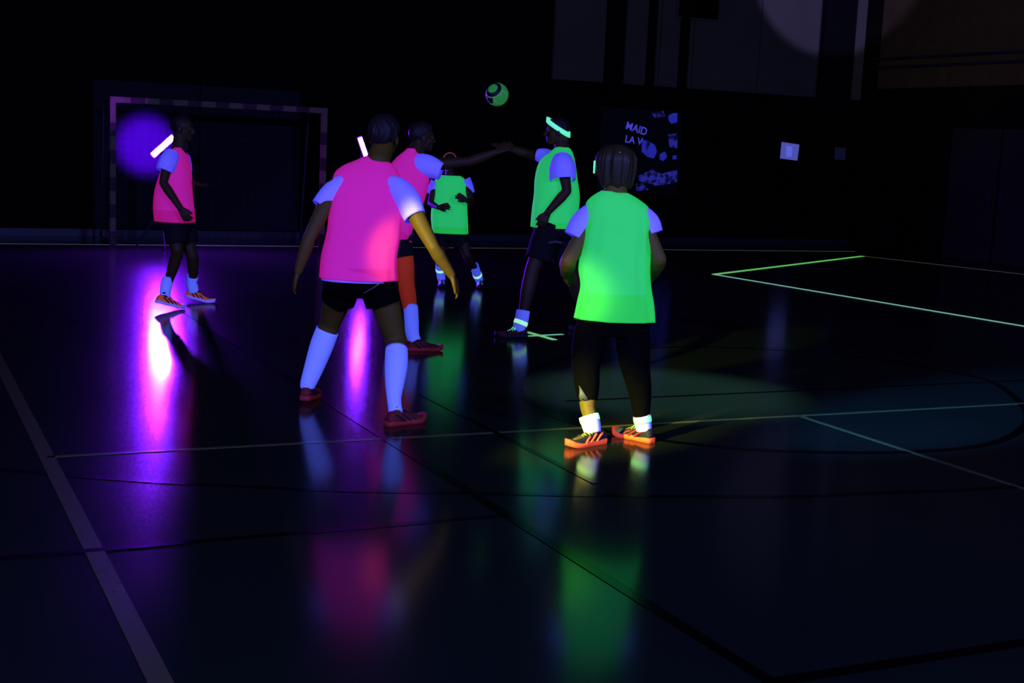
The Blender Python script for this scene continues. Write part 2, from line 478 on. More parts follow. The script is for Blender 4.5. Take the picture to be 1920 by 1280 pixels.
        # outline of the foot: along, half width, shift, top
        prof = [(0.0, 0.55, 0.0, 0.060), (0.04, 0.66, 0, 0.078), (0.12, 0.72, 0, collar+0.004), (0.24, 0.74, 0, collar), (0.36, 0.76, 0.002, collar-0.006),
                (0.48, 0.82, 0.003, 0.072), (0.62, 0.94, 0.004, 0.056), (0.75, 1.0, 0.004, 0.047), (0.87, 0.90, 0.003, 0.042), (0.95, 0.68, 0.0, 0.037), (1.0, 0.32, 0.0, 0.028)]
        up = MB(); R = []
        for (b, wv, sh, top) in spline(prof, 3):
            ring = []
            for j in range(15):
                a = math.pi*j/14
                ring.append(T(sh + wid*0.96*wv*sup(math.cos(a), 0.72), b, 0.016+(top-0.016)*sup(math.sin(a), 0.62)))
            R.append(ring)
        up.rings(R, True, True)
        so = MB(); R = []
        for (b, wv, sh, top) in spline(prof, 3):
            bb = -0.012+b*1.024
            ts = 0.014*max(0, (b-0.78)/0.22)**1.5
            w_ = wid*1.06*max(wv, 0.42)
            hz = 0.028 + 0.006*math.sin(b*16)*0.5 + (0.012*max(0, (b-0.9)/0.1))
            R.append([T(sh-w_*0.92, bb, ts), T(sh-w_, bb, ts+hz*0.5), T(sh-w_*0.97, bb, ts+hz), T(sh+w_*0.97, bb, ts+hz), T(sh+w_, bb, ts+hz*0.5), T(sh+w_*0.92, bb, ts)])
        so.rings(R, True, True)
        subs = [(so, 'sole', sole, None)]
        la = MB()
        for i, b in enumerate((0.42, 0.48, 0.54, 0.60)):
            top = 0.079-(b-0.42)*0.12
            la.chain([T(-0.024, b, top-0.010), T(0, b+0.012, top+0.003), T(0.024, b, top-0.010)], [0.004]*3, 8)
        la.chain([T(0.0, 0.41, 0.083), T(0.026, 0.40, 0.090), T(0.034, 0.44, 0.077)], [0.0035]*3, 8)
        la.chain([T(0.0, 0.41, 0.083), T(-0.026, 0.40, 0.090), T(-0.034, 0.44, 0.077)], [0.0035]*3, 8)
        subs.append((la, 'laces', lace, None))
        if stripe is not None:
            for sx in (-1, 1):
                for (b0, b1, b2) in ((0.16, 0.27, 0.34), (0.33, 0.42, 0.50), (0.50, 0.57, 0.63)):
                    st = MB()
                    st.chain([T(sx*wid*0.66, b0, 0.066 if b0 < 0.4 else 0.052), T(sx*wid*0.83, b1, 0.046), T(sx*wid*0.93, b2, 0.030)], [0.007, 0.006, 0.006], 8)
                    subs.append((st, 'side_stripe', stripe, None))
        if toe_m is not None:
            tm = MB().ellipsoid(T(0.002, 0.80, 0.030), [wid*0.92, 0.052, 0.022], np.array([x, dv, zz]), 16, 10)
            subs.append((tm, 'toe_cap', toe_m, None))
        s.part(up, 'shoe', upper, label, subs)
        ank = T(0, ak, 0.095)
        s.body.chain([ank, T(0, ak+0.03, 0.052), T(0, 0.55, 0.040), T(0, 0.80, 0.032)], [0.030, 0.028, 0.025, 0.020], 12)
        return ank
    def leg(s, hip, knee, ank, r=(0.085, 0.056, 0.034), calf=1.0, mids=()):
        hip, knee, ank = map(lambda p: np.asarray(p, float), (hip, knee, ank))
        if mids:
            L = [(knee, r[1])] + [(np.asarray(p), q) for p, q in mids] + [(ank, r[2])]
            s.limb([hip, hip+(knee-hip)*0.5] + [p for p, q in L], [r[0], r[0]*0.86] + [q for p, q in L]); return
        m1 = hip+(knee-hip)*0.5; m2 = knee+(ank-knee)*0.30; m3 = knee+(ank-knee)*0.65
        s.limb([hip, m1, knee, m2, m3, ank], [r[0], r[0]*0.86, r[1], r[1]*0.98*calf, r[1]*0.74, r[2]])
    def lp(s, px, py, knee, ank, back=0.0):
        """the point seen at a pixel that lies at the depth of the shin"""
        def py_of(q):
            d = np.asarray(q)-EYEP; return 640-F*(d@UP)/(d@fw)
        t = (py-py_of(knee))/(py_of(ank)-py_of(knee))
        return at_depth(px, py, depth(knee)+(depth(ank)-depth(knee))*t+back)
    def sock(s, pts, rad, m, label=None, bandat=None, bandm=None, bandr=None, bandw=0.034, name='sock'):
        R = tube_rings(pts, rad, 28, 5)
        hem(R, 0, 0.93, 0.3)
        sub = []
        s.part(MB().rings(R, False, True), name, m, label, sub)
        if bandat is not None:
            S = spline([np.concatenate([p, [q]]) for p, q in zip(pts, rad)], 20); i = int(bandat*(len(S)-1))
            c = S[i][:3]; d = S[min(i+4, len(S)-1)][:3]-S[max(i-4, 0)][:3]; d = d/np.linalg.norm(d); bandr = max(bandr, S[i][3]+0.004)
            Rb = tube_rings([c-d*bandw/2, c, c+d*bandw/2], [bandr*0.98, bandr, bandr*0.98], 28, 3)
            hem(Rb, 0, 0.9, 0.1); hem(Rb, -1, 0.9, 0.1)
            s.part(MB().rings(Rb), 'ankle_band', bandm)

# ------------------------------------------------------------------ the setting
def quad_line(mb, a, b, wd, z=0.0015, h=0.0012):
    a = np.array([a[0], a[1], 0.0]); b = np.array([b[0], b[1], 0.0])
    d = (b-a); L = np.linalg.norm(d); d /= L; n = np.array([-d[1], d[0], 0])
    return mb.box((a+b)/2+Z*z, (L/2, wd/2, h), np.array([d, n, Z]))

fl = MB().bbox((-14, -12, -0.2), (22, 24, 0)).obj('floor', MT['floor'], None, None, False)
struct(fl, 'dark glossy sports hall floor reflecting the lamps')
def cline(a, b, wd, m, name='court_line', z=0.0012):
    o = quad_line(MB(), a, b, wd, z).obj(name, m, fl, None, False)
    return o
cline((0.75, -2), (0.75, 12.5), 0.075, MT['line_grey'])                 # broad grey line, left
cline((0.75, 6.97), (12, 6.97), 0.030, MT['line_pale'])                 # thin pale centre line
cline((5.42, 6.97), (5.42, 4.6), 0.030, MT['line_pale'])
cline((2.56, 3.2), (2.56, 13.5), 0.055, MT['line_black'], z=0.0016)
cline((3.24, 5.75), (3.24, 8.2), 0.035, MT['line_black'], z=0.0016)
cline((-1.5, 5.34), (2.56, 5.34), 0.045, MT['line_black'], z=0.0016)
cline((2.56, 3.33), (9.0, 3.33), 0.060, MT['line_black'], z=0.0016)
cline((4.1, 7.75), (11, 7.75), 0.030, MT['line_black'], z=0.0016)
def curve_line(P, wd, m, name='court_line', z=0.0020):
    S = spline([[p[0], p[1], 0] for p in P], 10); R = []
    for i, q in enumerate(S):
        d = S[min(i+1, len(S)-1)]-S[max(i-1, 0)]; d /= np.linalg.norm(d); n = np.array([-d[1], d[0], 0])
        R.append([q-n*wd/2+Z*(z-.001), q-n*wd/2+Z*z, q+n*wd/2+Z*z, q+n*wd/2+Z*(z-.001)])
    return MB().rings(R, True, True).obj(name, m, fl, None, False)
curve_line([(0.0, 7.3), (0.51, 6.77), (1.6, 6.12), (2.94, 5.61), (4.0, 5.28), (4.53, 5.2), (5.47, 5.1), (7.2, 5.2)], 0.05, MT['line_black'])
curve_line([(3.8, 7.2), (3.95, 6.75), (4.25, 6.4), (4.67, 6.12), (5.3, 5.93), (5.95, 5.93), (6.55, 6.2), (7.1, 6.65), (7.6, 7.3), (7.89, 7.91), (7.75, 8.75), (7.2, 9.4), (6.3, 9.75), (5.3, 9.6), (4.4, 8.9), (3.9, 8.0), (3.8, 7.2)], 0.06, MT['line_black'])
# the goal line, a faint tape in front of the goal wall
cline((-8, 19.72), (16.3, 19.72), 0.05, MT['tape_faint'], 'goal_line')

WY = 21.2; WX = 17.35
ZB = 2.78
wb = MB().bbox((-14, WY, 0), (WX, WY+0.3, ZB)).bbox((-14, WY, ZB), (10.6, WY+0.3, 9.0)).bbox((10.6, WY+0.05, ZB), (WX, WY+0.3, 9.0)).obj('wall_back', MT['wall_dark'], None, None, False)  # upper part left of the panels coloured dark where no light falls
struct(wb, 'dark lower back wall behind the goal')
def wallpx(x0, x1, y0, y1, Y):                    # a patch of the back wall, from its corners
    a = on_y(x0, y0, Y); b = on_y(x1, y1, Y)
    return min(a[0], b[0]), max(a[0], b[0]), min(a[2], b[2]), max(a[2], b[2])
# upper wall coloured pale where light falls, between the pillars, each a board of its own
edges = [10.62, 11.68, 12.75, 13.45, 14.9, 16.25, WX]
for a, b in zip(edges[:-1], edges[1:]):
    MB().bbox((a+0.012, WY-0.03, ZB+0.02), (b-0.012, WY+0.05, 7.6)).obj('panel', MT['wall_pale'], wb, None, False)
for px0, px1 in ((1139, 1170), (1218, 1228), (1279, 1290), (1543, 1601)):
    a = on_y(px0, 60, WY-0.1)[0]; b = on_y(px1, 60, WY-0.1)[0]
    MB().bbox((a, WY-0.16, ZB-0.05), (b, WY-0.02, 7.8)).obj('pillar', MT['pillar'], wb, None, False)
MB().bbox((10.4, WY-0.22, ZB-0.10), (WX, WY+0.02, ZB+0.03)).obj('ledge', MT['pillar'], wb, None, False)
fr = empty('window_1', (0, 0, 0)); struct(fr, 'small dark gallery window with a thin frame')
x0, x1, z0, z1 = wallpx(1276, 1345, -60, 38, WY-0.05)
MB().bbox((x0, WY-0.06, z0), (x1, WY-0.032, z1)).obj('pane', MT['curtain'], fr, None, False)
f_ = MB()
f_.bbox((x0-.03, WY-0.08, z0-.03), (x1+.03, WY-0.032, z0)).bbox((x0-.03, WY-0.08, z1), (x1+.03, WY-0.032, z1+.03)).bbox((x0-.03, WY-0.08, z0), (x0, WY-0.032, z1)).bbox((x1, WY-0.08, z0), (x1+.03, WY-0.032, z1))
f_.obj('window_frame', MT['wall_pale'], fr, None, False)

wr_ = MB().bbox((WX, -12, 0), (WX+0.3, WY+0.3, 9)).obj('wall_right', MT['wall_dark'], None, None, False)
struct(wr_, 'dark right wall with brown gallery panels above')
for i in range(5):
    MB().bbox((WX-0.03, WY-0.5-1.9*(i+1)+0.015, ZB+0.25), (WX+0.02, WY-0.5-1.9*i-0.015, 7.0)).obj('panel', MT['wall_brown'], wr_, None, False)
d3 = empty('door_1', (0, 0, 0)); struct(d3, 'dim brown double door in the right wall')
for (y0, y1) in ((16.2, 17.35), (17.4, 18.55)):
    MT['door'] = mat('dark_door', (0.008, 0.006, 0.0008), 0.8)
    lf = MB().bbox((WX-0.04, y0, 0.01), (WX+0.01, y1, 2.3)).obj('door_leaf', MT['door'], d3, None, False)
    MB().bbox((WX-0.09, (y1-0.14 if y0 < 17 else y0+0.08), 1.0), (WX-0.04, (y1-0.08 if y0 < 17 else y0+0.14), 1.25)).obj('handle', MT['dark_metal'], lf, None, False)
wl_ = MB().bbox((-14.3, -12, 0), (-14, WY+0.3, 9)).obj('wall_left', MT['wall_dark'], None, None, False); struct(wl_)
wf_ = MB().bbox((-14.3, -12.3, 0), (WX+0.3, -12, 9)).obj('wall_front', MT['wall_dark'], None, None, False); struct(wf_)
ce_ = MB().bbox((-14.3, -12.3, 9), (WX+0.3, WY+0.3, 9.3)).obj('ceiling', MT['curtain'], None, None, False); struct(ce_)
MT['glow_pad'] = mat('navy_glow_panel', (0.009, 0.009, 0.010), 0.85, spec=0.05)  # bluish panels added so the violet pool shows on the wall
for xa, xb in ((2.95, 4.55), (4.55, 6.15)):
    MB().bbox((xa+0.01, WY-0.05, 0.13), (xb-0.01, WY, 2.35)).obj('glow_panel', MT['glow_pad'], wb, None, False)
bb_ = MB().bbox((-14, WY-0.025, 0), (WX, WY, 0.11)).obj('baseboard_back', MT['dark_metal'], None, None, False); struct(bb_)

# gallery rails, on brackets along the right wall
for k, (zr, nm) in enumerate(((3.42, 'lower'), (3.58, 'upper'))):
    rt = empty('gallery_rail', (WX-0.10, 15.0, zr))
    tag(rt, 'dark %s handrail along the gallery on the right wall' % nm, 'rail', 'gallery rails')
    MB().capsule((WX-0.10, 9.0, zr), (WX-0.10, 20.9, zr), 0.022, 0.022).obj('rail', MT['dark_metal'], rt, (WX-0.10, 15.0, zr))
    for y in (10, 12.5, 15, 17.5, 20):
        MB().capsule((WX-0.10, y, zr), (WX+0.0, y, zr-0.03), 0.014, 0.014).obj('bracket', MT['dark_metal'], rt, (WX-0.10, 15.0, zr))

# ------------------------------------------------------------------ goal
GX, GY = 2.98, 19.72
MT['goal_white'] = mat('dull_white_goal_paint', (0.08, 0.06, 0.022), 0.6)
MT['goal_dark'] = mat('dark_red_goal_paint', (0.02, 0.004, 0.003), 0.6)
MT['net'] = mat('dark_net_cord', (0.003, 0.003, 0.0012), 0.9)
g = empty('handball_goal', (GX+1.58, GY, 0))
tag(g, 'dark striped handball goal with net standing at the back wall', 'goal')
gb = (GX+1.58, GY, 0)
def seg(lo, hi, i, nm):
    MB().bbox(lo, hi).obj(nm, MT['goal_white'] if i % 2 == 0 else MT['goal_dark'], g, gb, False)
xs = np.linspace(GX+0.28, GX+3.16-0.28, 14)
seg((GX, GY-.04, 2.0), (GX+0.28, GY+.04, 2.08), 0, 'crossbar_stripe')
for i in range(13):
    seg((xs[i], GY-.04, 2.0), (xs[i+1], GY+.04, 2.08), i+1, 'crossbar_stripe')
seg((GX+3.16-0.28, GY-.04, 2.0), (GX+3.16, GY+.04, 2.08), 0, 'crossbar_stripe')
for X in (GX, GX+3.08):
    zs = [2.0-0.20]+list(np.arange(1.6, -0.01, -0.2))
    seg((X, GY-.04, 1.72), (X+.08, GY+.04, 2.0), 0, 'post_stripe')
    zz = np.linspace(1.72, 0, 10)
    for i in range(9): seg((X, GY-.04, zz[i+1]), (X+.08, GY+.04, zz[i]), i+1, 'post_stripe')
    ar = MB().chain([(X+.04, GY, 2.04), (X+.04, GY+0.8, 2.02), (X+.04, GY+1.1, 0.03), (X+.04, GY+0.02, 0.03)], [0.02]*4, 10)
    ar.obj('net_bow', MT['dark_metal'], g, gb)
net = MB()
for i in range(31):
    x = GX+.05+i*0.1
    net.capsule((x, GY+.8, 2.0), (x, GY+1.1, 0.03), .0018, .0018, 5, 1)
    net.capsule((x, GY+.03, 2.03), (x, GY+.8, 2.0), .0018, .0018, 5, 1)
for i in range(20):
    t = i/19; net.capsule((GX+.05, GY+.8+.3*t, 2-1.97*t), (GX+3.11, GY+.8+.3*t, 2-1.97*t), .0018, .0018, 5, 1)
no = net.obj('net', MT['net'], g, gb); no['kind'] = 'stuff'

# ------------------------------------------------------------------ blacklight bars on stands
def led_mat(name, col, st):
    m = mat(name, (0.02, 0.01, 0.03), 0.3, col, st); return m
MT['led_a'] = led_mat('bright_violet_led', (0.17, 0.009, 1.0), 13500)
MT['led_b'] = led_mat('violet_led', (0.20, 0.014, 1.0), 560)
def uv_bar(pa, pb, Y, wid, m, nled, label, mast_dx=0.0):
    a = on_y(*pa, Y); b = on_y(*pb, Y); c = (a+b)/2
    d = b-a; L = np.linalg.norm(d); d /= L
    back = np.array([0, 1.0, 0]); back = back - d*(back@d); back /= np.linalg.norm(back); sd = np.cross(d, back)
    root = empty('blacklight_bar', (c[0], Y+0.12, 0)); base = (c[0], Y+0.12, 0)
    tag(root, label, 'lamp', 'blacklight bars by the goal')
    ax = np.array([d, sd, back])
    hs = MB().box(c+back*0.045, (L/2+0.02, wid/2+0.012, 0.03), ax)
    hso = hs.obj('housing', MT['dark_metal'], root, base, False)
    for i in range(nled):
        q = a + d*L*(i+0.5)/nled
        MB().box(q+back*0.008, (L/nled*0.46, wid/2, 0.008), ax).obj('led', m, hso, base, False)
    MB().capsule(c+back*0.07, (c[0], Y+0.12, c[2]-0.12), 0.015, 0.015).obj('bracket', MT['dark_metal'], root, base)
    MB().capsule((c[0], Y+0.12, c[2]-0.1), (c[0], Y+0.12, 0.35), 0.016, 0.018).obj('pole', MT['dark_metal'], root, base)
    for k in range(3):
        an = 0.5+k*2*math.pi/3
        MB().capsule((c[0], Y+0.12, 0.55), (c[0]+0.36*math.cos(an), Y+0.12+0.36*math.sin(an), 0.012), 0.011, 0.011).obj('leg', MT['dark_metal'], root, base)
    return c
ca = uv_bar((287, 291), (325, 257), 19.1, 0.065, MT['led_a'], 10, 'blazing tilted violet light bar behind player in pink bib facing right')
cb = uv_bar((675, 258), (689, 299), 19.1, 0.060, MT['led_b'], 14, 'slim upright violet light bar beside the head of the crouching player')
# added spot that puts the bright bar's round violet bloom on the wall
pool = on_y(272, 272, WY)
spot('bloom_spot', (ca[0]-0.05, 19.35, ca[2]+0.02), tuple(pool), (0.11, 0.0, 1.0), 7500, 31, 0.6, 0.12)

# ------------------------------------------------------------------ posters and notes on the wall
MT['poster'] = mat('dark_printed_poster', (0.002, 0.002, 0.001), 0.6)
def splash_mat(name, c1, c2, sc, th):
    m = bpy.data.materials.new(name); m.use_nodes = True; nt = m.node_tree; b = nt.nodes['Principled BSDF']
    b.inputs['Roughness'].default_value = 0.6
    tc = nt.nodes.new('ShaderNodeTexCoord'); n = nt.nodes.new('ShaderNodeTexNoise'); n.inputs['Scale'].default_value = sc; n.inputs['Detail'].default_value = 5
    nt.links.new(tc.outputs['Object'], n.inputs['Vector'])
    r = nt.nodes.new('ShaderNodeValToRGB'); r.color_ramp.elements[0].position = th; r.color_ramp.elements[1].position = th+0.12
    r.color_ramp.elements[0].color = (*c1, 1); r.color_ramp.elements[1].color = (*c2, 1)
    nt.links.new(n.outputs['Fac'], r.inputs[0]); nt.links.new(r.outputs[0], b.inputs['Base Color'])
    nt.links.new(r.outputs[0], b.inputs['Emission Color']); b.inputs['Emission Strength'].default_value = 0.55
    return m
MT['print_blue'] = splash_mat('blue_white_print', (0.002, 0.002, 0.01), (0.025, 0.025, 0.26), 9.0, 0.44)
MT['print_glow'] = splash_mat('blue_print_patch', (0.002, 0.002, 0.03), (0.022, 0.026, 0.32), 5.0, 0.34)
MT['letter'] = mat('pale_print_letters', (0.3, 0.3, 0.6), 0.6, (0.035, 0.030, 0.30), 1)
PY = WY-0.05
x0, x1, z0, z1 = wallpx(1128, 1271, 200, 366, PY)
po = MB().bbox((x0, PY, z0), (x1, PY+0.045, z1)).obj('poster', MT['poster'], None, ((x0+x1)/2, PY, z0), False)
tag(po, 'dark sports poster with blue splashes and slanted white letters on back wall', 'poster')
pb = ((x0+x1)/2, PY, z0)
def patch(pts, m, name, y=PY-0.004):
    P = [on_y(px, py, y) for px, py in pts]
    F_ = [np.array([p[0], y, p[2]]) for p in P]; B_ = [p+np.array([0, 0.004, 0]) for p in F_]
    n = len(P); mb = MB(); mb.add(F_+B_, [tuple(range(n)), tuple(range(2*n-1, n-1, -1))]+[(i, (i+1) % n, n+(i+1) % n, n+i) for i in range(n)])
    return mb.obj(name, m, po, pb, False)
patch([(1204, 262), (1216, 264), (1228, 272), (1232, 284), (1226, 297), (1214, 294), (1203, 284)], MT['print_glow'], 'printed_patch')
patch([(1253, 217), (1262, 212), (1270, 212), (1270, 229), (1259, 232), (1254, 226)], MT['print_glow'], 'printed_patch')
patch([(1222, 211), (1244, 208), (1247, 218), (1228, 222)], MT['print_blue'], 'printed_patch')
patch([(1252, 252), (1270, 250), (1270, 278), (1256, 276)], MT['print_blue'], 'printed_patch')
patch([(1238, 288), (1247, 284), (1251, 294), (1243, 302), (1236, 298)], MT['print_glow'], 'printed_patch')
patch([(1261, 292), (1268, 291), (1269, 298), (1262, 299)], MT['print_glow'], 'printed_patch')
patch([(1196, 330), (1222, 318), (1240, 326), (1270, 318), (1270, 340), (1250, 346), (1228, 348), (1200, 340)], MT['print_blue'], 'printed_patch')
patch([(1192, 345), (1208, 343), (1216, 356), (1194, 358)], MT['print_blue'], 'printed_patch')
def letters(txt, p0, p1, hpx, name='lettering'):
    cu = bpy.data.curves.new('t', 'FONT'); cu.body = txt; cu.extrude = 0.02; cu.offset = 0.012
    t = bpy.data.objects.new('t', cu); COL.objects.link(t)
    me = bpy.data.meshes.new_from_object(t.evaluated_get(bpy.context.evaluated_depsgraph_get()))
    bpy.data.objects.remove(t)
    V = np.array([v.co for v in me.vertices]); x_max = V[:, 0].max(); ymax = V[:, 1].max()
    a = on_y(*p0, PY-0.006); b = on_y(*p1, PY-0.006); d = b-a; L = np.linalg.norm(d); d /= L
    up = np.array([-d[2], 0, d[0]]); hm = hpx/ (F/depth(a))
    for v in me.vertices:
        q = a + d*(v.co.x/x_max*L) + up*(v.co.y/ymax*hm) + np.array([0, -v.co.z*0.1, 0]) - np.asarray(pb)
        v.co = q
    o = bpy.data.objects.new(name, me); COL.objects.link(o); o.parent = po; me.materials.append(MT['letter'])
letters('MAID', (1172, 241), (1211, 254), 14)
letters('LA V', (1171, 266), (1204, 272), 13)

def note(px, m, label):
    P = [on_y(x, y, WY-0.012) for x, y in px]; F_ = [np.array([p[0], WY-0.012, p[2]]) for p in P]; B_ = [p+np.array([0, 0.01, 0]) for p in F_]
    c = np.mean(F_, 0)
    o = MB().add(F_+B_, [(0, 1, 2, 3), (7, 6, 5, 4), (0, 1, 5, 4), (1, 2, 6, 5), (2, 3, 7, 6), (3, 0, 4, 7)]).obj('paper_notice', m, None, c, False)
    tag(o, label, 'notice', 'notices on the back wall'); return o, c
MT['paper'] = mat('white_paper', (0.40, 0.40, 0.30), 0.8, (0.050, 0.055, 0.30), 1)
MT['paper_dim'] = mat('dim_paper', (0.02, 0.02, 0.02), 0.8, (0.002, 0.0025, 0.010), 1)
MT['paper_ink'] = mat('pale_blue_print', (0.4, 0.4, 0.4), 0.8, (0.075, 0.10, 0.55), 1)
nt1, c1 = note([(1466, 266), (1499, 271), (1495, 301), (1463, 297)], MT['paper'], 'white paper notice glowing blue on the dark wall right of poster')
P = [on_y(x, y, WY-0.016) for x, y in ((1475, 273), (1486, 275), (1484, 294), (1474, 293))]
MB().add(list(P)+[p+np.array([0, 0.003, 0]) for p in P], [(0, 1, 2, 3), (7, 6, 5, 4), (0, 1, 5, 4), (1, 2, 6, 5), (2, 3, 7, 6), (3, 0, 4, 7)]).obj('printed_patch', MT['paper_ink'], nt1, c1, False)
note([(1566, 276), (1586, 277), (1585, 300), (1565, 299)], MT['paper_dim'], 'faint dim paper notice beside the corner pillar')

# ------------------------------------------------------------------ fluorescent tape on the floor
def tape(pa, pb, wd, m, label, grp='fluorescent tape on the floor', z=0.0035):
    a = on_floor(*pa); b = on_floor(*pb)
    c = (a+b)/2; d = (b-a); L = np.linalg.norm(d); d /= L; n = np.array([-d[1], d[0], 0])
    o = MB().box(np.array([c[0], c[1], z/2+0.0002]), (L/2, wd/2, z/2), np.array([d, n, Z])).obj('floor_tape', m, None, (c[0], c[1], 0), False)
    tag(o, label, 'tape', grp)
tape((1337, 514), (2600, 724.9), 0.055, MT['tape_pale'], 'long bright green tape line running to the right edge')
tape((1341, 514), (1618, 480), 0.085, MT['tape'], 'green tape line slanting back from the tape corner', z=0.003)
tape((1618, 480), (2200, 545.7), 0.05, MT['tape_faint'], 'faint tape line farthest right near the wall', z=0.002)
tape((987, 622), (1040, 637), 0.055, MT['tape'], 'short bright green tape strip by the heel, slanting towards camera', z=0.003)
tape((989, 630), (1055, 626.5), 0.045, MT['tape_pale'], 'short paler green tape strip by the heel, lying straight across', z=0.002)

# ------------------------------------------------------------------ ball
def ball():
    p0 = at_depth(932, 177, 11.8); r = 0.101
    b = empty('handball', p0)
    tag(b, 'green and black ball flying in the air above the players', 'ball')
    MT['ball_green'] = mat('fluorescent_green_ball', (0.05, 0.30, 0.03), 0.6, (0.006, 0.10, 0.016), 1)
    MT['ball_black'] = mat('black_ball_panel', (0.006, 0.012, 0.010), 0.6)
    MT['ball_line'] = mat('pale_ball_line', (0.2, 0.3, 0.06), 0.6, (0.03, 0.10, 0.045), 1)
    core = MB().ellipsoid(p0, [r]*3, None, 128, 96)
    # the panels are cut from the sphere by direction
    A = np.array([RT, UP, -fw])
    def disc(px, py): 
        v = np.array([px, py, 0.0]); v[2] = math.sqrt(max(0, 1-px*px-py*py)); return v
    v = np.array(core.v); L = (v-p0)/r @ A.T
    c0 = disc(-0.40, 0.42)
    sets = {0: [], 1: [], 2: []}
    for f in core.f:
        m = L[list(f)].mean(0); m /= np.linalg.norm(m)
        ang = math.acos(max(-1, min(1, m@c0)))
        ang2 = math.acos(max(-1, min(1, m@disc(0.35, -0.45))))
        if ang < 0.46: k = 0
        elif ang < 0.82: k = 1
        elif ang < 0.90 or abs(ang2-0.62) < 0.05: k = 2
        elif m[0] < -0.35 and m[1] < -0.02 and ang < 1.5: k = 1
        else: k = 0 if m[2] > -0.1 else (1 if m[0] > 0 else 0)
        sets[k].append(f)
    for k, (nm, mm) in enumerate((('green_panels', MT['ball_green']), ('black_panels', MT['ball_black']), ('seams', MT['ball_line']))):
        used = sorted({i for f in sets[k] for i in f}); ix = {a: i for i, a in enumerate(used)}
        mb = MB(); mb.v = [core.v[i] for i in used]; mb.f = [tuple(ix[i] for i in f) for f in sets[k]]
        mb.obj(nm, mm, b, p0)
ball()

